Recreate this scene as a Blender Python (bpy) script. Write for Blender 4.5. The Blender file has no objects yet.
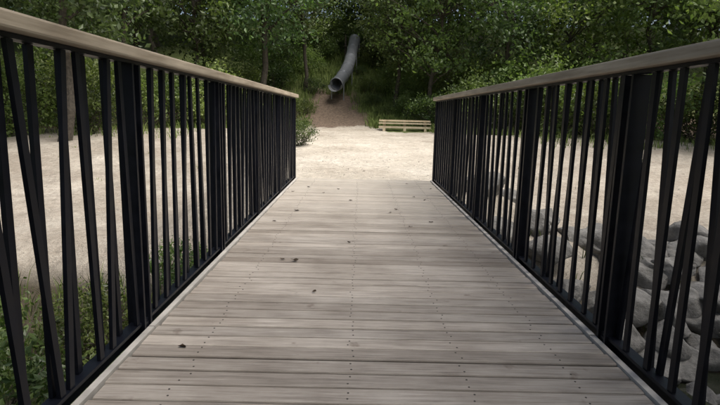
import bpy, math, numpy as np
from mathutils import Vector, Matrix, noise as mn
rng=np.random.default_rng(7)
scene=bpy.context.scene
col=scene.collection
H_CAM=1.016
# ------------------------------------------------ helpers
def mk_mesh(name,V,F,mats=(),attrs=None,matidx=None,smooth=False):
    V=np.asarray(V,dtype=np.float32)
    me=bpy.data.meshes.new(name)
    if isinstance(F,np.ndarray):
        n,k=F.shape
        me.vertices.add(len(V)); me.vertices.foreach_set('co',V.ravel())
        me.loops.add(n*k); me.loops.foreach_set('vertex_index',F.astype(np.int32).ravel())
        me.polygons.add(n)
        me.polygons.foreach_set('loop_start',np.arange(0,n*k,k,dtype=np.int32))
        me.polygons.foreach_set('loop_total',np.full(n,k,dtype=np.int32))
        me.update(calc_edges=True)
    else:
        me.from_pydata([tuple(map(float,v)) for v in V],[],F)
    for m in mats: me.materials.append(m)
    if attrs:
        for k_,a in attrs.items():
            at=me.attributes.new(k_,'FLOAT','POINT'); at.data.foreach_set('value',np.asarray(a,dtype=np.float32))
    if matidx is not None: me.polygons.foreach_set('material_index',np.asarray(matidx,dtype=np.int32))
    if smooth: me.polygons.foreach_set('use_smooth',np.ones(len(me.polygons),dtype=bool))
    me.update()
    return me
def add(name,me,parent=None,loc=(0,0,0),rot=(0,0,0),sc=(1,1,1)):
    o=bpy.data.objects.new(name,me); col.objects.link(o)
    o.location=loc;o.rotation_euler=rot;o.scale=sc
    if parent: o.parent=parent
    return o
def empty(name):
    o=bpy.data.objects.new(name,None); o.empty_display_size=.3; col.objects.link(o); return o
class MB:
    def __init__(s): s.V=[];s.F=[];s.M=[];s.R=[]
    def box(s,a,b,mi=0,r=0.,bev=0.):
        x0,y0,z0=a;x1,y1,z1=b
        n=len(s.V)
        if bev<=0:
            s.V+=[(x0,y0,z0),(x1,y0,z0),(x1,y1,z0),(x0,y1,z0),(x0,y0,z1),(x1,y0,z1),(x1,y1,z1),(x0,y1,z1)]
            f=[(0,3,2,1),(4,5,6,7),(0,1,5,4),(1,2,6,5),(2,3,7,6),(3,0,4,7)]
            s.F+=[tuple(n+i for i in q) for q in f]; s.M+=[mi]*6; s.R+=[r]*8
        else:
            p=[(y0,z0),(y1,z0),(y1,z1-bev),(y1-bev*.4,z1-bev*.3),(y1-bev*1.2,z1),(y0+bev*1.2,z1),(y0+bev*.4,z1-bev*.3),(y0,z1-bev)]
            k=len(p)
            s.V+=[(x0,q[0],q[1]) for q in p]+[(x1,q[0],q[1]) for q in p]
            for i in range(k):
                j=(i+1)%k; s.F.append((n+i,n+i+k,n+j+k,n+j)) 
            s.F.append(tuple(n+i for i in range(k))); s.F.append(tuple(n+k+i for i in reversed(range(k))))
            s.M+=[mi]*(k+2); s.R+=[r]*(2*k)
    def bar(s,p0,p1,wx,wy,mi=0,r=0.):
        n=len(s.V)
        for p in (p0,p1):
            for dx,dy in ((-1,-1),(1,-1),(1,1),(-1,1)):
                s.V.append((p[0]+dx*wx/2,p[1]+dy*wy/2,p[2]))
        f=[(0,3,2,1),(4,5,6,7),(0,1,5,4),(1,2,6,5),(2,3,7,6),(3,0,4,7)]
        s.F+=[tuple(n+i for i in q) for q in f]; s.M+=[mi]*6; s.R+=[r]*8
    def tube(s,pts,rad,k=8,mi=0,r=0.,cap=True):
        n=len(s.V); pts=[Vector(p) for p in pts]
        for i,p in enumerate(pts):
            d=(pts[min(i+1,len(pts)-1)]-pts[max(i-1,0)]).normalized()
            u=d.orthogonal().normalized() if i==0 else (u-d*u.dot(d)).normalized()
            w=d.cross(u)
            for j in range(k):
                a=2*math.pi*j/k
                q=p+(u*math.cos(a)+w*math.sin(a))*rad[i]
                s.V.append(tuple(q)); s.R.append(r)
        for i in range(len(pts)-1):
            for j in range(k):
                a=n+i*k+j;b=n+i*k+(j+1)%k
                s.F.append((a,b,b+k,a+k)); s.M.append(mi)
        if cap:
            s.F.append(tuple(n+j for j in reversed(range(k)))); s.M.append(mi)
            e=n+(len(pts)-1)*k
            s.F.append(tuple(e+j for j in range(k))); s.M.append(mi)
    def mesh(s,name,mats,smooth=False):
        return mk_mesh(name,s.V,s.F,mats,{'rnd':s.R},s.M,smooth)

# ------------------------------------------------ material helpers
def newmat(name):
    m=bpy.data.materials.new(name); m.use_nodes=True
    nt=m.node_tree; nt.nodes.clear()
    out=nt.nodes.new('ShaderNodeOutputMaterial')
    return m,nt,out
def L(nt,a,b): nt.links.new(a,b)
def noise(nt,vec,scale,detail=5,rough=.6):
    n=nt.nodes.new('ShaderNodeTexNoise'); n.inputs['Scale'].default_value=scale
    n.inputs['Detail'].default_value=detail; n.inputs['Roughness'].default_value=rough
    if vec is not None: L(nt,vec,n.inputs['Vector'])
    return n
def ramp(nt,fac,stops):
    r=nt.nodes.new('ShaderNodeValToRGB'); L(nt,fac,r.inputs[0])
    e=r.color_ramp.elements
    while len(e)<len(stops): e.new(.5)
    for i,(p,c) in enumerate(stops):
        e[i].position=p; e[i].color=(*c,1) if len(c)==3 else c
    return r
def mixc(nt,fac,a,b,mode='MIX'):
    m=nt.nodes.new('ShaderNodeMix'); m.data_type='RGBA'; m.blend_type=mode
    if isinstance(fac,(int,float)): m.inputs[0].default_value=fac
    else: L(nt,fac,m.inputs[0])
    for s,v in ((6,a),(7,b)):
        if isinstance(v,tuple): m.inputs[s].default_value=(*v,1)
        else: L(nt,v,m.inputs[s])
    return m.outputs[2]
def math_(nt,op,a,b=None,clamp=False):
    m=nt.nodes.new('ShaderNodeMath'); m.operation=op; m.use_clamp=clamp
    for i,v in enumerate((a,b)):
        if v is None: continue
        if isinstance(v,(int,float)): m.inputs[i].default_value=v
        else: L(nt,v,m.inputs[i])
    return m.outputs[0]
def attr(nt,n):
    a=nt.nodes.new('ShaderNodeAttribute'); a.attribute_name=n; return a.outputs['Fac']
def coords(nt,scale=(1,1,1)):
    t=nt.nodes.new('ShaderNodeTexCoord'); m=nt.nodes.new('ShaderNodeMapping')
    m.inputs['Scale'].default_value=scale; L(nt,t.outputs['Object'],m.inputs['Vector']); return m.outputs[0]
def princ(nt,out,color,rough=.8,bump=None,bstr=.3,bdist=.01,metal=0,spec=.5):
    p=nt.nodes.new('ShaderNodeBsdfPrincipled')
    if isinstance(color,tuple): p.inputs['Base Color'].default_value=(*color,1)
    else: L(nt,color,p.inputs['Base Color'])
    if isinstance(rough,(int,float)): p.inputs['Roughness'].default_value=rough
    else: L(nt,rough,p.inputs['Roughness'])
    p.inputs['Metallic'].default_value=metal
    p.inputs['Specular IOR Level'].default_value=spec
    if bump is not None:
        b=nt.nodes.new('ShaderNodeBump'); b.inputs['Strength'].default_value=bstr; b.inputs['Distance'].default_value=bdist
        L(nt,bump,b.inputs['Height']); L(nt,b.outputs[0],p.inputs['Normal'])
    L(nt,p.outputs[0],out.inputs[0]); return p

def mat_deck():
    m,nt,out=newmat('weathered_deck_wood')
    rnd=attr(nt,'rnd')
    tc=nt.nodes.new('ShaderNodeTexCoord')
    comb=nt.nodes.new('ShaderNodeCombineXYZ'); L(nt,math_(nt,'MULTIPLY',rnd,37.),comb.inputs[0]); L(nt,math_(nt,'MULTIPLY',rnd,91.),comb.inputs[2])
    av=nt.nodes.new('ShaderNodeVectorMath'); av.operation='ADD'; L(nt,tc.outputs['Object'],av.inputs[0]); L(nt,comb.outputs[0],av.inputs[1])
    mp=nt.nodes.new('ShaderNodeMapping'); mp.inputs['Scale'].default_value=(1.6,26,26); L(nt,av.outputs[0],mp.inputs['Vector'])
    g=noise(nt,mp.outputs[0],2.2,7,.65)
    base=ramp(nt,g.outputs[0],[(.25,(.215,.188,.16)),(.5,(.41,.37,.325)),(.78,(.56,.52,.47))])
    tone=ramp(nt,rnd,[(0,(.72,.69,.66)),(.5,(.93,.92,.91)),(1,(1.12,1.10,1.08))])
    c=mixc(nt,1.,base.outputs[0],tone.outputs[0],'MULTIPLY')
    st=noise(nt,tc.outputs['Object'],1.7,6,.65)
    stain=ramp(nt,st.outputs[0],[(.35,(.76,.74,.72)),(.6,(1.04,1.04,1.04))])
    c=mixc(nt,1.,c,stain.outputs[0],'MULTIPLY')
    kn=noise(nt,av.outputs[0],9,3,.5)
    knr=ramp(nt,kn.outputs[0],[(.24,(.45,.4,.36)),(.32,(1,1,1))])
    c=mixc(nt,.8,c,knr.outputs[0],'MULTIPLY')
    sx=nt.nodes.new('ShaderNodeSeparateXYZ'); L(nt,tc.outputs['Object'],sx.inputs[0])
    mr=nt.nodes.new('ShaderNodeMapRange'); L(nt,sx.outputs[1],mr.inputs[0]); mr.inputs[1].default_value=3.6; mr.inputs[2].default_value=8.2; mr.inputs[3].default_value=0.0; mr.inputs[4].default_value=.95
    dn=noise(nt,tc.outputs['Object'],3.5,6,.7)
    dust=math_(nt,'MULTIPLY',mr.outputs[0],math_(nt,'MULTIPLY',dn.outputs[0],1.4),True)
    c=mixc(nt,dust,c,(.52,.475,.40))
    fg=noise(nt,tc.outputs['Object'],260,2,.5)
    b=math_(nt,'ADD',g.outputs[0],math_(nt,'MULTIPLY',fg.outputs[0],.3))
    princ(nt,out,c,.55,b,.55,.004,spec=.45)
    return m
def mat_handrail():
    m,nt,out=newmat('handrail_wood')
    c=coords(nt,(22,1.3,22)); g=noise(nt,c,2.,7,.6)
    r=ramp(nt,g.outputs[0],[(.28,(.30,.245,.175)),(.52,(.48,.41,.315)),(.8,(.60,.53,.42))])
    s=noise(nt,coords(nt),1.3,4,.6); st=ramp(nt,s.outputs[0],[(.35,(.72,.70,.68)),(.65,(1.05,1.04,1.02))])
    princ(nt,out,mixc(nt,1.,r.outputs[0],st.outputs[0],'MULTIPLY'),.6,g.outputs[0],.4,.003)
    return m
def mat_blacksteel():
    m,nt,out=newmat('black_painted_steel')
    n=noise(nt,coords(nt),14,5,.6)
    r=ramp(nt,n.outputs[0],[(.3,(.003,.0038,.007)),(.7,(.008,.0095,.016))])
    rr=ramp(nt,n.outputs[0],[(.3,(.34,)*3),(.7,(.52,)*3)])
    princ(nt,out,r.outputs[0],rr.outputs[0],n.outputs[0],.08,.002,spec=.25); return m
def mat_simple(name,c0,c1,scale,rough=.8,bs=.4,bd=.01,metal=0,detail=6,spec=.4):
    m,nt,out=newmat(name); n=noise(nt,coords(nt),scale,detail,.65)
    r=ramp(nt,n.outputs[0],[(.3,c0),(.7,c1)])
    princ(nt,out,r.outputs[0],rough,n.outputs[0],bs,bd,metal,spec); return m
def mat_leaf(name,dark,light,trans=.4,simple=False):
    m,nt,out=newmat(name)
    t=attr(nt,'rnd')
    oi=nt.nodes.new('ShaderNodeObjectInfo')
    r=ramp(nt,t,[(0,dark),(1,light)])
    h=nt.nodes.new('ShaderNodeHueSaturation'); L(nt,r.outputs[0],h.inputs['Color'])
    mr=nt.nodes.new('ShaderNodeMapRange'); L(nt,oi.outputs['Random'],mr.inputs[0]); mr.inputs[3].default_value=.475; mr.inputs[4].default_value=.525
    L(nt,mr.outputs[0],h.inputs['Hue'])
    mv=nt.nodes.new('ShaderNodeMapRange'); L(nt,math_(nt,'FRACT',math_(nt,'MULTIPLY',oi.outputs['Random'],7.3)),mv.inputs[0]); mv.inputs[3].default_value=.68; mv.inputs[4].default_value=1.3
    L(nt,mv.outputs[0],h.inputs['Value'])
    if simple:
        p=nt.nodes.new('ShaderNodeBsdfDiffuse'); L(nt,h.outputs[0],p.inputs['Color']); L(nt,p.outputs[0],out.inputs[0]); return m
    p=nt.nodes.new('ShaderNodeBsdfPrincipled'); L(nt,h.outputs[0],p.inputs['Base Color']); p.inputs['Roughness'].default_value=.45; p.inputs['Specular IOR Level'].default_value=.5
    tr=nt.nodes.new('ShaderNodeBsdfTranslucent')
    tc=mixc(nt,1.,h.outputs[0],(1.3,1.5,.7),'MULTIPLY'); L(nt,tc,tr.inputs[0])
    mx=nt.nodes.new('ShaderNodeMixShader'); mx.inputs[0].default_value=trans
    L(nt,p.outputs[0],mx.inputs[1]); L(nt,tr.outputs[0],mx.inputs[2]); L(nt,mx.outputs[0],out.inputs[0]); return m
def mat_ground():
    m,nt,out=newmat('sandy_ground')
    co=coords(nt)
    n1=noise(nt,co,.6,6,.65); n2=noise(nt,co,9,8,.7); n3=noise(nt,co,60,3,.6)
    sand=ramp(nt,n1.outputs[0],[(.3,(.29,.255,.21)),(.5,(.37,.335,.285)),(.7,(.45,.415,.36))])
    psand=ramp(nt,n1.outputs[0],[(.3,(.50,.45,.375)),(.5,(.60,.555,.475)),(.7,(.68,.64,.565))])
    pf=math_(nt,'ADD',attr(nt,'path'),math_(nt,'MULTIPLY',math_(nt,'SUBTRACT',n1.outputs[0],.5),1.2),True)
    c=mixc(nt,pf,sand.outputs[0],psand.outputs[0])
    gr=ramp(nt,n2.outputs[0],[(.3,(.68,.66,.63)),(.6,(1.08,1.06,1.03))])
    c=mixc(nt,1.,c,gr.outputs[0],'MULTIPLY')
    pb=ramp(nt,n3.outputs[0],[(.36,(.55,.53,.50)),(.46,(1,1,1)),(.62,(1,1,1)),(.72,(1.25,1.25,1.25))])
    c=mixc(nt,.8,c,pb.outputs[0],'MULTIPLY')
    fl=ramp(nt,n2.outputs[0],[(.3,(.08,.058,.042)),(.55,(.18,.135,.10)),(.75,(.29,.22,.165))])
    fm=math_(nt,'ADD',attr(nt,'forest'),math_(nt,'MULTIPLY',math_(nt,'SUBTRACT',n1.outputs[0],.5),.9))
    fmr=ramp(nt,fm,[(.4,(0,0,0)),(.6,(1,1,1))])
    c=mixc(nt,fmr.outputs[0],c,fl.outputs[0])
    gm=math_(nt,'ADD',attr(nt,'grass'),math_(nt,'MULTIPLY',math_(nt,'SUBTRACT',n2.outputs[0],.5),.9))
    gmr=ramp(nt,gm,[(.45,(0,0,0)),(.7,(1,1,1))])
    gc=ramp(nt,n3.outputs[0],[(.3,(.05,.07,.022)),(.7,(.13,.16,.05))])
    c=mixc(nt,gmr.outputs[0],c,gc.outputs[0])
    wm=ramp(nt,attr(nt,'wet'),[(.2,(0,0,0)),(.7,(1,1,1))])
    wc=ramp(nt,n2.outputs[0],[(.3,(.03,.025,.018)),(.7,(.09,.075,.05))])
    c=mixc(nt,wm.outputs[0],c,wc.outputs[0])
    b=math_(nt,'ADD',n2.outputs[0],math_(nt,'MULTIPLY',n3.outputs[0],.35))
    princ(nt,out,c,.92,b,.8,.07,spec=.2); return m

M_deck=mat_deck();M_hr=mat_handrail();M_blk=mat_blacksteel();M_gr=mat_ground()
M_trim=mat_simple('pale_edge_trim_wood',(.36,.34,.31),(.6,.57,.52),7,.6)
M_gal=mat_simple('steel_girder_dark',(.03,.03,.03),(.06,.055,.05),5,.5)
M_screw=mat_simple('dark_screw_steel',(.03,.027,.024),(.07,.06,.05),50,.5)
M_bark=mat_simple('bark',(.03,.026,.02),(.10,.085,.065),9,.9,.9,.04)
M_rock=mat_simple('boulder_stone',(.09,.087,.08),(.27,.26,.24),5.5,.9,1.,.06,detail=10)
M_gravel=mat_simple('pale_gravel_stone',(.27,.24,.20),(.5,.46,.40),12,.9)
M_leafA=mat_leaf('oak_leaves',(.045,.074,.03),(.155,.215,.08))
M_leafB=mat_leaf('light_green_leaves',(.085,.13,.04),(.23,.30,.10))
M_leafC=mat_leaf('shrub_leaves',(.035,.058,.02),(.13,.175,.05))
M_leafAf=mat_leaf('oak_leaves_distant',(.05,.08,.033),(.16,.22,.085),0,True)
M_leafBf=mat_leaf('light_leaves_distant',(.10,.145,.045),(.24,.31,.11),0,True)
M_grass=mat_leaf('grass_blades',(.07,.10,.028),(.20,.24,.08),.3,True)
M_dry=mat_simple('dry_leaf',(.02,.014,.01),(.07,.045,.025),30,.8)
M_slide=mat_simple('slide_grey_steel',(.22,.235,.26),(.32,.335,.36),3,.32,.1,.01,.3,spec=.6)
M_slidein=mat_simple('slide_inner_steel',(.40,.41,.43),(.55,.56,.58),3,.3,.1,.01,.5)
M_plank=mat_simple('timber',(.42,.34,.22),(.60,.51,.36),6,.65)
M_conc=mat_simple('concrete_abutment',(.22,.21,.19),(.36,.34,.31),4,.85)

# ------------------------------------------------ terrain
def sm(a,b,x):
    t=np.clip((x-a)/(b-a),0,1); return t*t*(3-2*t)
def vn(x,y,s,seed=0):
    return (np.sin(x*s*1.3+seed)*np.cos(y*s*1.1+seed*2.1)+.5*np.sin(x*s*2.7+y*s*1.9+seed*3.3)+.3*np.cos(x*s*5.1-y*s*4.3+seed))/1.8
def terr(x,y):
    x=np.asarray(x,float);y=np.asarray(y,float)
    far=-.95+1.15*sm(8,21,y)
    emb=1-sm(1.5,3.8,np.abs(x-.08)+.0*y)
    farlvl=far*(1-emb)+emb*(-.03+.2*sm(10,22,y))
    near=-.05+0*y-.5*sm(2,8,np.abs(x))
    ch=sm(5.0,7.75,y+.25*vn(x,y,.9,1)*sm(1.5,3,np.abs(x)))
    nb=1-sm(-2.2,.4,y+.3*vn(x,y,.7,2)*sm(1.5,3,np.abs(x)))
    bed=-2.1+.0*x
    z=bed+(farlvl-bed)*ch+(near-bed)*nb
    hy=y+.6*vn(x,y,.15,4)-.02*np.abs(x)
    k=.9
    h=.40*np.log1p(np.exp(np.clip((hy-26)/k,-30,30)))*k
    h=np.where(h>9,9+(h-9)*.15,h)
    z=z+h
    z=z+.06*vn(x,y,.8,5)*sm(2,5,np.abs(x))*ch+.03*vn(x,y,3.1,6)*sm(8.3,9.5,y)+.018*vn(x,y,7,8)*sm(8.3,9.5,y)+.25*vn(x,y,.35,3)*sm(26,34,y)
    return z
def build_ground():
    n=340
    u=np.linspace(-1,1,n); xs=14*u+55*u**3+330*u**7
    v=np.linspace(-1,1,n); ys=6+16*v+60*v**3+330*v**7
    X,Y=np.meshgrid(xs,ys); Z=terr(X,Y)
    V=np.stack([X,Y,Z],-1).reshape(-1,3)
    i=np.arange(n*n).reshape(n,n)
    F=np.stack([i[:-1,:-1],i[:-1,1:],i[1:,1:],i[1:,:-1]],-1).reshape(-1,4)
    forest=sm(24,27,Y+1.2*vn(X,Y,.5,9))
    forest=np.maximum(forest,sm(17,21,Y+.3*np.abs(X)-4)*sm(7,11,np.abs(X-1)))
    grass=.9*sm(.7,1.5,X)*sm(22.5,24,Y)*(1-sm(5,8,X))
    grass=np.maximum(grass,.6*sm(21,23,Y)*sm(2.5,4,-X)*(1-sm(26,28,Y)))
    grass=np.maximum(grass,.66*sm(26.5,28.5,Y)*sm(.7,1.6,np.abs(X+1.5)))
    grass=np.maximum(grass,.75*sm(30,31.5,Y))
    grass=np.maximum(grass,(1-sm(-3,-1.5,Y))*sm(1.2,2.5,np.abs(X))*.9)
    wet=(1-sm(-1.7,-.9,Z))*(Y<8)
    px=.1-.9*sm(18,26,Y)
    path=(1-sm(.8,3.,np.abs(X-px)-.05*(Y-8)))*sm(6,8,Y)*(1-.5*sm(15,21,Y))
    me=mk_mesh('ground',V,F,[M_gr],{'forest':forest.ravel(),'grass':grass.ravel(),'wet':wet.ravel(),'path':path.ravel()},None,True)
    add('ground',me)
build_ground()
wb=mk_mesh('w',[(-60,-1.5,-1.93),(60,-1.5,-1.93),(60,7,-1.93),(-60,7,-1.93)],[(0,1,2,3)],
  [mat_simple('creek_water_surface',(.012,.016,.01),(.03,.032,.02),2,.08,.15,.02,spec=.5)])
add('creek_water',wb)

# ------------------------------------------------ bridge
XL,XR=-.93,1.09
YE=7.95; Y0=-2.4
bridge=empty('wooden_footbridge')
mb=MB(); y=Y0; W=.108; sc=MB()
while y<YE-.05:
    r=rng.random(); w=W+rng.normal()*.0015
    xl=XL+rng.uniform(-.006,.004); xr=XR+rng.uniform(-.004,.006)
    zt=rng.normal()*.002
    mb.box((xl,y,-.045),(xr,y+w-rng.uniform(.007,.012),zt),0,r,.007)
    for sxp in (-.66,-.02,.44,.86):
        for dy in (.026,.074):
            a=sxp+rng.normal()*.009; b=y+dy+rng.normal()*.004; n=len(sc.V)
            for j in range(8):
                sc.V.append((a+.004*math.cos(j*math.pi/4),b+.004*math.sin(j*math.pi/4),zt+.0012)); sc.R.append(0)
            for j in range(8):
                sc.V.append((a+.0046*math.cos(j*math.pi/4),b+.0046*math.sin(j*math.pi/4),zt-.004)); sc.R.append(0)
            sc.F.append(tuple(n+j for j in range(8))); sc.M.append(0)
            for j in range(8):
                sc.F.append((n+j,n+8+j,n+8+(j+1)%8,n+(j+1)%8)); sc.M.append(0)
    y+=w
add('deck_boards',mb.mesh('deck_boards',[M_deck]),bridge)
add('deck_screws',sc.mesh('deck_screws',[M_screw]),bridge)
t=MB()
for x0,x1 in ((XL-.036,XL-.008),(XR+.008,XR+.036)):
    yy=Y0
    while yy<YE:
        e=min(yy+2.35,YE); t.box((x0,yy,-.14),(x1,e-.005,.012+rng.normal()*.001)); yy=e
add('edge_trim',t.mesh('edge_trim',[M_trim]),bridge)
t=MB()
for xx in (XL+.06,.08,XR-.06): t.box((xx-.06,Y0-.2,-.42),(xx+.06,YE-.25,-.05))
add('girders',t.mesh('girders',[M_gal]),bridge)
t=MB(); t.box((XL-.3,YE+.012,-1.4),(XR+.3,YE+.3,-.052)); t.box((XL-.3,Y0-.5,-1.4),(XR+.3,Y0-.22,-.052))
t.box((XL-.25,YE-.24,-1.4),(XR+.25,YE+.008,-.43))
add('abutments',t.mesh('abutments',[M_conc]),bridge)

def railing(side,name):
    R=empty(name)
    xi=XL if side<0 else XR
    s=side
    cx=xi+s*.075
    ztop=1.266
    hr=MB(); 
    joints=[-2.45,.75,3.9,8.02]
    for a,b in zip(joints[:-1],joints[1:]):
        x0,x1=sorted((xi+s*.005,xi+s*.135)); z0,z1=ztop-.05,ztop; bv=.008
        P=[(x0+bv,z0),(x1-bv,z0),(x1-.002,z0+.002),(x1,z0+bv),(x1,z1-bv),(x1-.002,z1-.002),(x1-bv,z1),(x0+bv,z1),(x0+.002,z1-.002),(x0,z1-bv),(x0,z0+bv),(x0+.002,z0+.002)]
        n=len(hr.V);k=len(P)
        for yv in (a,b-.004):
            hr.V+=[(p[0],yv,p[1]) for p in P]; hr.R+=[rng.random()]*k
        for i in range(k): hr.F.append((n+i,n+(i+1)%k,n+k+(i+1)%k,n+k+i)); hr.M.append(0)
        hr.F.append(tuple(n+i for i in reversed(range(k)))); hr.F.append(tuple(n+k+i for i in range(k))); hr.M+=[0,0]
    add('handrail',hr.mesh('handrail',[M_hr]),R)
    fr=MB()
    fr.box((cx-.026,-2.4,ztop-.066),(cx+.026,7.96,ztop-.052))
    fr.box((cx-.026,-2.4,.03),(cx+.026,7.96,.044))
    a,b=sorted((cx+s*.004,cx+s*.012)); fr.box((a,-2.4,-.03),(b,7.96,.029))
    add('rails',fr.mesh('rails',[M_blk]),R)
    po=MB(); posts=[-1.9,-.5,.9,2.3,3.66,5.02,6.4,7.9]
    if s>0: posts=[-1.9,-.5,.86,2.25,3.6,5.0,6.4,7.9]
    for p in posts:
        for dy in (-.034,.034):
            po.box((cx-.038,p+dy-.008,-.34),(cx+.038,p+dy+.008,ztop-.068))
        po.box((cx-.03,p-.02,-.02),(cx+.03,p+.02,.03)) 
        x0,x1=sorted((xi+s*.037,xi+s*.05))
        po.box((x0,p-.075,-.3),(x1,p+.075,-.06))
        for zz in (-.12,-.24):
            a,b=sorted((xi+s*.05,xi+s*.062)); po.box((a,p-.06,zz-.01),(b,p-.045,zz+.01)); po.box((a,p+.045,zz-.01),(b,p+.06,zz+.01))
    add('posts',po.mesh('posts',[M_blk]),R)
    ba=MB()
    for a,b in zip(posts[:-1],posts[1:]):
        m=16
        for i in range(m):
            c=a+.06+(b-a-.12)*(i+.5)/m
            lay=i%2
            t0=rng.uniform(-.014,.014); t1=rng.uniform(-.014,.014)
            if lay: 
                tt=rng.uniform(.012,.06)*rng.choice([-1,1]); t0+=-tt; t1+=tt
            xo=cx+(.0145 if lay else -.0145)
            y0=min(max(c+t0,a+.058),b-.058); y1=min(max(c+t1,a+.058),b-.058)
            ba.bar((xo,y0,.046),(xo,y1,ztop-.067),.015,.03)
    add('balusters',ba.mesh('balusters',[M_blk]),R)
railing(-1,'metal_railing'); railing(1,'metal_railing')

def px2deck(px,py,z=0.004):
    f=520;p=math.radians(9.8)
    u=(px-360)/f; v=(202.5-py)/f
    d=Vector((u,math.cos(p)+v*math.sin(p),-math.sin(p)+v*math.cos(p)))
    t_=(z-H_CAM)/d.z
    return d.x*t_,d.y*t_
fl=MB()
spots=[px2deck(*q) for q in ((318,293),(298,262),(188,351),(286,261),(392,212),(299,212),(413,226),(352,243),(415,196),(340,190))]
for _ in range(10): spots.append((rng.uniform(-.88,1.05),rng.uniform(4.5,7.8)))
for (a,b) in spots:
    s=rng.uniform(.010,.018); th=rng.uniform(0,6.28); n=len(fl.V); k=7
    fl.V.append((a,b,.006)); fl.R.append(0)
    for j in range(k):
        an=th+j*2*math.pi/k; rr=s*(1.35 if j%2 else .8)*rng.uniform(.8,1.2)
        fl.V.append((a+rr*math.cos(an)*1.3,b+rr*math.sin(an)*.8,.005+rng.uniform(0,.014))); fl.R.append(0)
    for j in range(k): fl.F.append((n,n+1+j,n+1+(j+1)%k)); fl.M.append(0)
add('fallen_leaves',fl.mesh('fallen_leaves',[M_dry]))

# ------------------------------------------------ foliage
def leaves(C,size,asp=.55,up=.35,r=rng):
    n=len(C)
    a=r.normal(size=(n,3)); a/=np.linalg.norm(a,axis=1,keepdims=True)
    b=r.normal(size=(n,3)); b[:,2]*=.6
    b-=a*(a*b).sum(1,keepdims=True); b/=np.linalg.norm(b,axis=1,keepdims=True)
    s=size*r.uniform(.6,1.35,size=(n,1))
    c=np.cross(a,b)
    v0=C-a*s*.5; v1=C+b*s*.5*asp+c*s*.06; v2=C+a*s*.5; v3=C-b*s*.5*asp+c*s*.06
    V=np.stack([v0,v1,v2,v3],1).reshape(-1,3)
    F=np.arange(4*n).reshape(n,4)
    return V,F
def tree_mesh(name,seed,h=11,cr=3.2,cb=3.,ncl=70,lpc=150,ls=.2,leafmat=None,tr=.16,flat=1.,shrub=False,clr=(.6,1.15)):
    r=np.random.default_rng(seed)
    mb=MB()
    pts=[];rad=[];ox=oy=0
    if not shrub:
        for i in range(9):
            t=i/8; ox+=r.normal()*.12; oy+=r.normal()*.12
            pts.append((ox*(t>0),oy*(t>0),-.3+t*(h*.9+.3))); rad.append(tr*(1.35 if i==0 else 1)*(1-t*.86))
        mb.tube(pts,rad,9)
    cz=(h+cb)/2; hz=(h-cb)/2
    C=[];T=[]
    for i in range(ncl):
        d=r.normal(size=3); d/=np.linalg.norm(d)
        q=r.uniform(.25,1)**.5
        prof=1+.25*math.sin(3*math.atan2(d[1],d[0])+seed)
        c=np.array([d[0]*cr*q*prof,d[1]*cr*q*prof,cz+d[2]*hz*q])
        if not shrub and c[2]<cb+.6: c[:2]*=.85
        cl=r.uniform(*clr)
        n=int(lpc*r.uniform(.6,1.3))
        p=r.normal(size=(n,3))*np.array([cl*.5,cl*.5,cl*.33*flat])
        p[:,2]-=.12*(p[:,0]**2+p[:,1]**2)/max(cl,.3)
        C.append(c+p); T.append(np.clip(r.uniform(.1,.85)+r.normal(size=n)*.16,0,1))
        if i<(26 if not shrub else 14):
            if shrub: s0=Vector((r.normal()*.1,r.normal()*.1,-.1))
            else:
                tt=min(max((c[2]-.9*math.hypot(c[0],c[1])*.6)/(h*.9),.22),.9)
                k=tt*8; k0=int(k); k1=min(k0+1,8); s0=Vector(pts[k0]).lerp(Vector(pts[k1]),k-k0)
            e=Vector(c); mid=s0.lerp(e,.5)+Vector(r.normal(size=3)*.18)
            rb=(.35*tr if not shrub else .025)
            mb.tube([s0,s0.lerp(mid,.5)+Vector(r.normal(size=3)*.06),mid,mid.lerp(e,.5)+Vector(r.normal(size=3)*.08),e],[rb,rb*.8,rb*.6,rb*.4,rb*.15],5)
            for _ in range(2):
                e2=mid+Vector(r.normal(size=3)*.8); mb.tube([mid,mid.lerp(e2,.5)+Vector(r.normal(size=3)*.07),e2],[rb*.4,rb*.25,rb*.08],4)
    C=np.concatenate(C);T=np.concatenate(T)
    if shrub: C[:,2]=np.abs(C[:,2])
    LV,LF=leaves(C,ls,r=r)
    nb=len(mb.V)
    V=np.concatenate([np.array(mb.V),LV]); F=[tuple(f) for f in mb.F]+[tuple(f) for f in (LF+nb).tolist()]
    R=np.concatenate([np.array(mb.R),np.repeat(T,4)])
    M=[0]*len(mb.F)+[1]*len(LF)
    return mk_mesh(name,V,F,[M_bark,leafmat],{'rnd':R},M)
TV=[tree_mesh('oak_a',1,11,3.1,2.8,75,120,.22,M_leafA),
    tree_mesh('oak_b',2,12.5,3.4,3.2,80,120,.22,M_leafA,.2),
    tree_mesh('oak_c',3,10,2.8,2.0,70,115,.2,M_leafB,.13),
    tree_mesh('oak_d',4,13,3.0,3.6,75,120,.21,M_leafA,.17),
    tree_mesh('ash_e',5,9,2.5,1.2,65,115,.19,M_leafB,.11)]
FV=[tree_mesh('far_a',21,11,3.4,2.0,60,70,.36,M_leafAf,.16),tree_mesh('far_b',22,12.5,3.6,2.6,60,70,.36,M_leafAf,.18),tree_mesh('far_c',23,10.5,3.2,1.4,60,70,.34,M_leafBf,.15)]
SV=[tree_mesh('shrub_a',11,2.3,1.4,.1,34,110,.13,M_leafC,.03,1.,True,(.4,.7)),
    tree_mesh('shrub_b',12,3.0,1.6,.1,40,110,.15,M_leafB,.03,1.,True,(.4,.75)),
    tree_mesh('shrub_c',13,1.5,1.1,.05,26,140,.09,M_leafC,.03,1.,True,(.3,.5))]
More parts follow.
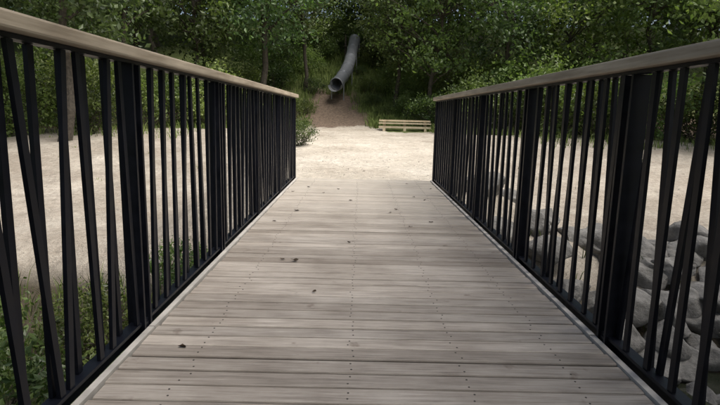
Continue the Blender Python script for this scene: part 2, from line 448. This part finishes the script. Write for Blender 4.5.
def put(name,me,x,y,s=1.,rz=None,dz=0,sz=None):
    z=float(terr(x,y))+dz
    return add(name,me,None,(x,y,z),(rng.normal()*.02,rng.normal()*.02,rng.uniform(0,6.28) if rz is None else rz),(s,s,s*(sz or 1)))
F_=[(-4.9,27.0,1,.95),(-3.2,30.6,3,.72),(1.9,29.0,0,.78),(3.9,26.6,2,1.0),(6.8,25.5,1,.9),(1.8,34,3,.8),(-3.8,35,1,.9),
    (-7.8,25.5,0,1.),(-10.5,24,3,.9),(-13.5,23,1,.95),(-17,22,0,1.1),(-21,21,3,1.),(-8.5,30,2,1.1),(-12,29,1,1.1),(-16.5,28,3,1.1),(-21,27,1,1.2),
    (9.8,25.5,4,1.1),(12.5,24,2,1.05),(15.5,23.5,1,1.),(19,22,0,1.),(23,21,2,1.1),(9,30,3,1.05),(13,29.5,1,1.),(18,28,3,1.05),(5.5,32,1,1.05),
    (-9.4,16.6,1,.85),(-12.5,16,0,1.),(13.5,17.0,4,1.1),(18,18,2,1.1),(.8,39.5,2,.8),(-2.2,41,0,.9)]
for x,y,v,s in F_: put('oak_tree' if v not in(4,) else 'ash_tree',TV[v],x,y,s)
for row,yy in enumerate((37,42,49)):
    xs=np.arange(-36-2*row,37+2*row,4.2+.5*row)
    for x in xs:
        x=x+rng.normal()*1.; y=yy+rng.normal()*1.3
        if abs(x+.6)<2.4 and y<41: continue
        put('forest_tree',FV[rng.integers(0,3)],x,y,rng.uniform(.9,1.2))
for x,y,v,s in [(-1.75,15.2,2,.5),(-3.9,26.2,0,.6),(-6.4,23.5,1,.9),(-8.6,22,0,1.),(-10.8,20.6,1,1.),(-13,19.4,0,1.1),(-15.3,19,1,1.1),(-7.6,24.6,1,1.),(-12,22,1,1.2),
    (-9.6,18.6,0,.9),(-11.9,17.6,1,.9),(-17.6,18,0,1.2),(-20,17,1,1.2),
    (3.6,25.6,0,.8),(5.2,24.2,1,.9),(6.6,23.0,0,1.),(8.2,22.2,1,1.05),(9.8,21.4,0,1.1),(11.5,20.8,1,1.),(13,20,0,1.),(14.8,19.4,1,1.2),(16.5,19,0,1.2),(18.5,18,1,1.2),
    (7.6,24.5,1,1.2),(10.5,24,1,1.2),(2.4,27.4,1,.45),(.7,29.0,2,.5),(1.3,27.6,2,.4),(-2.9,27.6,2,.5),(2.1,31.2,1,.7),(-4.9,30.6,0,.7),(-5,33,0,.9),(3,33,1,.9),(5,29,1,1.),(-6.5,28.5,0,1.),(-1.8,42,1,1.2),(.8,41.5,1,1.3),(-4,38,0,1.1),(3,37,1,1.2),
    (1.,35.5,1,.7),(-3.4,33.4,1,.6),(-2.8,37.,1,.7),(-6.2,31.5,1,1.),(6.8,29,1,1.1),(4.6,35,1,1.1),(.3,31.4,2,.6),(-2.7,30.4,2,.6),(-.1,33.9,2,.4),(3.1,29.6,1,.7),(1.2,38,1,.9),(-1.6,38.6,1,.8)]:
    put('shrub',SV[v],x,y,s)
for x,y,v,s in [(-2.3,2.6,2,.75),(-3.2,3.9,2,.85),(-2.1,4.6,2,.6),(-4.4,5.0,0,.6),(-3.0,5.7,2,.6),(-5.4,4.1,0,.75),(-1.9,1.3,2,.8),(-6.6,6.0,2,.8),(-4.2,2.8,0,.8),(-2.2,6.3,2,.4),(-2.9,.4,0,.7),(-1.8,3.5,2,.55),(-1.7,5.4,2,.4)]:
    put('bank_shrub',SV[v],x,y,s)
SH=[tree_mesh('big_oak_a',31,11.5,5.2,5.6,130,160,.25,M_leafA,.3,.9,False,(.9,1.6))]
for x,y,s in ((6.2,-3.4,1.),(9.4,2.2,.9),(-.4,-6.6,1.05),(-6.4,-3.4,.95)):
    put('big_oak_tree',SH[0],x,y,s)

def grass(name,pts,hmin,hmax,per=8,spread=.12):
    R=[];P=[]
    for (x,y,sc_) in pts:
        z=float(terr(x,y)); 
        for _ in range(per):
            a=rng.uniform(0,6.28); d=abs(rng.normal())*spread; h=rng.uniform(hmin,hmax)*sc_
            bx=x+math.cos(a)*d; by=y+math.sin(a)*d; th=rng.uniform(0,6.28); w=.004+.008*h+ .0003*max(y,0)
            wx,wy=math.cos(th)*w,math.sin(th)*w; l=rng.uniform(.1,.6)*h
            lx,ly=math.cos(a)*l,math.sin(a)*l
            P.append([(bx-wx,by-wy,z-.02),(bx+wx,by+wy,z-.02),(bx+lx*.4+wx*.7,by+ly*.4+wy*.7,z+h*.6),(bx+lx*.4-wx*.7,by+ly*.4-wy*.7,z+h*.6)])
            P.append([(bx+lx*.4-wx*.7,by+ly*.4-wy*.7,z+h*.6),(bx+lx*.4+wx*.7,by+ly*.4+wy*.7,z+h*.6),(bx+lx+wx*.1,by+ly+wy*.1,z+h*.95),(bx+lx-wx*.1,by+ly-wy*.1,z+h*.95)])
            t=rng.random(); R+= [t]*8
    V=np.array(P).reshape(-1,3); F=np.arange(len(V)).reshape(-1,4)
    add(name,mk_mesh(name,V,F,[M_grass],{'rnd':R}))
pts=[]
for _ in range(2600): pts.append((rng.uniform(.5,6.5),rng.uniform(25.2,30),rng.uniform(.5,1.3)))
for _ in range(500): pts.append((rng.uniform(3.2,6.5),rng.uniform(22.,25.5),rng.uniform(.6,1.2)))
for _ in range(1300): pts.append((rng.uniform(-9,-2.5),rng.uniform(22.5,29),rng.uniform(.4,1.)))
for _ in range(40):
    x=rng.uniform(-14,14); y=rng.uniform(12,21)
    if abs(x)<1.8: continue
    pts.append((x,y,rng.uniform(.15,.3)))
for _ in range(600): pts.append((rng.choice([-1,1])*rng.uniform(6,17),rng.uniform(17.5,22),rng.uniform(.5,1.1)))
for _ in range(2600): 
    x=rng.uniform(-7,6); y=rng.uniform(28,38)
    if abs(x+1.4)<1.0 and y<30.5: continue
    pts.append((x,y,rng.uniform(.6,1.6)))
grass('grass',pts,.12,.4,7,.16)
pts=[(-rng.uniform(1.2,7.5),rng.uniform(-.5,6.6),rng.uniform(.5,1.2)) for _ in range(1200)]
pts+=[(rng.uniform(1.4,7.5),rng.uniform(-.5,7.2),rng.uniform(.3,.7)) for _ in range(160)]
grass('bank_grass',pts,.15,.5,8,.1)

# boulders
import bmesh
bm=bmesh.new(); bmesh.ops.create_icosphere(bm,subdivisions=4,radius=1.); 
BV=np.array([v.co[:] for v in bm.verts]); BF=[tuple(v.index for v in f.verts) for f in bm.faces]; bm.free()
bm=bmesh.new(); bmesh.ops.create_icosphere(bm,subdivisions=1,radius=1.); 
PV=np.array([v.co[:] for v in bm.verts]); PF=[tuple(v.index for v in f.verts) for f in bm.faces]; bm.free()
RV=[];RF=[];cnt=0
def rock(x,y,z,s):
    global cnt
    V=BV.copy(); 
    for _ in range(14):
        d=rng.normal(size=3); d/=np.linalg.norm(d); k=rng.uniform(.45,.85)
        pr=V@d; V-=np.outer(np.maximum(pr-k,0)*.97,d)
    off=rng.uniform(0,50,3); Q=V*3.1+off
    nz=np.sin(Q[:,0]+1.7*np.sin(Q[:,1]))*np.cos(Q[:,2]+1.3*np.sin(Q[:,0]))+.5*np.sin(2.9*Q[:,1]+2*np.sin(2.3*Q[:,2]))*np.cos(2.7*Q[:,0])
    V*=1+.06*nz[:,None]
    V*=np.array([rng.uniform(.8,1.35),rng.uniform(.7,1.1),rng.uniform(.55,.85)])*s
    a=rng.uniform(0,6.28); c,s_=math.cos(a),math.sin(a)
    V=V@np.array([[c,s_,0],[-s_,c,0],[0,0,1]])
    RV.append(V+np.array([x,y,z])); RF.extend([tuple(cnt+i for i in f) for f in BF]); cnt+=len(V)
for _ in range(160):
    x=rng.uniform(1.7,8.5); y=rng.uniform(1.2,6.8)
    s=rng.uniform(.2,.5); rock(x,y,float(terr(x,y))+s*.12,s)
for _ in range(60):
    x=rng.uniform(1.6,8.5); y=rng.uniform(6.5,8.0)
    s=rng.uniform(.2,.46); rock(x,y,float(terr(x,y))+s*.12,s)
for _ in range(20):
    x=-rng.uniform(1.5,8); y=rng.uniform(3.8,7.2); s=rng.uniform(.1,.22); rock(x,y,float(terr(x,y))+s*.1,s)
me=mk_mesh('riprap_boulders',np.concatenate(RV),np.array(RF),[M_rock],None,None,True)
add('riprap_boulders',me)
# loose pebbles on the sand
GV=[];GF=[];g=0
for _ in range(1800):
    x=rng.normal()*5; y=8.3+abs(rng.normal())*5
    s=rng.uniform(.004,.011)*(1.8 if rng.random()<.05 else 1)
    V=PV*(1+rng.normal(size=(len(PV),1))*.12)*np.array([rng.uniform(.8,1.4),1,.6])*s
    GV.append(V+np.array([x,y,float(terr(x,y))+s*.2])); GF.extend([tuple(g+i for i in f) for f in PF]); g+=len(PV)
add('gravel',mk_mesh('gravel',np.concatenate(GV),np.array(GF),[M_gravel]))

# ------------------------------------------------ tube slide
sl=empty('tube_slide')
A=Vector((-1.35,29.6,2.45)); B=Vector((-.38,36.4,5.85))
P=[];n=26
for i in range(n):
    t=i/(n-1); p=A.lerp(B,t); p.x+=.12*math.sin(t*math.pi*1.3); p.z+= -.2*math.sin(t*math.pi)+ (.1*(1-t)**4)
    P.append(p)
mo=MB(); mo.tube(P,[.35]*n,20,0,0,False); add('outer_tube',mo.mesh('outer_tube',[M_slide],True),sl)
mo=MB(); mo.tube(P,[.33]*n,20,0,0,False)
mm=mo.mesh('inner_tube',[M_slidein],True); mm.flip_normals(); add('inner_tube',mm,sl)
mo=MB()
for i in range(0,n,5):
    d=(P[min(i+1,n-1)]-P[max(i-1,0)]).normalized()
    mo.tube([P[i]-d*.035,P[i]-d*.03,P[i]+d*.03,P[i]+d*.035],[.335,.385,.385,.335],20,0,0,False)
add('flanges',mo.mesh('flanges',[M_slide],True),sl)
mo=MB()
for i in (1,9,17,24):
    for sx in (-.34,.34):
        p=P[i]; zg=float(terr(p.x+sx,p.y)); mo.tube([(p.x+sx,p.y,zg-.2),(p.x+sx,p.y,p.z+.05)],[.03,.03],8)
add('supports',mo.mesh('supports',[M_slide]),sl)
mo=MB(); k=12
for i,(dy,dz) in enumerate(((0,0),(-.4,-.08),(-.8,-.1))):
    for j in range(k+1):
        a=math.pi+math.pi*j/k
        mo.V.append((A.x+.345*math.cos(a)-.04*i,A.y+dy,A.z+.1+dz+.345*math.sin(a))); mo.R.append(0)
for i in range(2):
    for j in range(k): 
        q=i*(k+1)+j; mo.F.append((q,q+1,q+k+2,q+k+1)); mo.M.append(0)
add('exit_trough',mo.mesh('exit_trough',[M_slidein],True),sl)
t=MB(); px_,py_,pz_=P[-1]
t.box((px_-.7,py_-.02,pz_-.46),(px_+.7,py_+1.3,pz_-.38))
for sx in (-.66,.6):
    for yy in (0.02,1.2): t.box((px_+sx,py_+yy,pz_-2.),(px_+sx+.07,py_+yy+.07,pz_+.3))
add('start_platform',t.mesh('start_platform',[M_bark]),sl)

# ------------------------------------------------ bench
be=empty('wooden_bench')
bx,by=2.08,24.4; bz=float(terr(bx,by))
t=MB()
for k_ in range(3): t.box((-1.2,-.24+k_*.165,.32),(1.2,-.085+k_*.165,.37),0,0)
add('seat',t.mesh('seat',[M_plank]),be)
t=MB(); t.box((-1.2,.26,.42),(1.2,.30,.50)); t.box((-1.2,-.2,.12),(1.2,-.12,.22)); add('beams',t.mesh('beams',[M_plank]),be)
t=MB()
for xx in (-.95,0,.95):
    t.box((xx-.06,-.22,-.1),(xx+.06,-.205+.08,.115)); t.box((xx-.06,.3,-.1),(xx+.06,.36,.49)); t.box((xx-.05,-.10,-.1),(xx+.05,.2,.317))
add('legs',t.mesh('legs',[M_plank]),be)
be.location=(bx,by,bz+.02); be.rotation_euler=(0,0,math.radians(-4))

# ------------------------------------------------ light (hazy, thin overcast)
SUN_EL=math.radians(60)
to=Vector((.86,-.5,0)).normalized()*math.cos(SUN_EL); to.z=math.sin(SUN_EL)
sd=bpy.data.lights.new('sun','SUN'); sd.energy=4.8; sd.angle=math.radians(45); sd.color=(1,.975,.94)
so=bpy.data.objects.new('sun',sd); col.objects.link(so); so.rotation_euler=to.to_track_quat('Z','Y').to_euler()
w=bpy.data.worlds.new('World'); scene.world=w; w.use_nodes=True; nt=w.node_tree
bg=nt.nodes['Background']; sky=nt.nodes.new('ShaderNodeTexSky'); sky.sky_type='NISHITA'; sky.sun_disc=False
sky.sun_elevation=SUN_EL; sky.sun_rotation=math.atan2(to.x,to.y); sky.dust_density=6.; sky.air_density=1.; sky.ozone_density=.8
nt.links.new(sky.outputs[0],bg.inputs[0]); bg.inputs[1].default_value=.15
# ------------------------------------------------ camera
cd=bpy.data.cameras.new('camera'); cam=bpy.data.objects.new('camera',cd); col.objects.link(cam)
cd.sensor_width=36; cd.lens=26; cd.clip_start=.05; cd.clip_end=2000
cam.matrix_world=Matrix.Translation((0,0,H_CAM))@Matrix.Rotation(math.radians(-.2),4,'Z')@Matrix.Rotation(math.radians(90-9.8),4,'X')@Matrix.Rotation(math.radians(1.3),4,'Z')
scene.camera=cam
scene.view_settings.view_transform='Standard'; scene.view_settings.look='None'; scene.view_settings.exposure=0
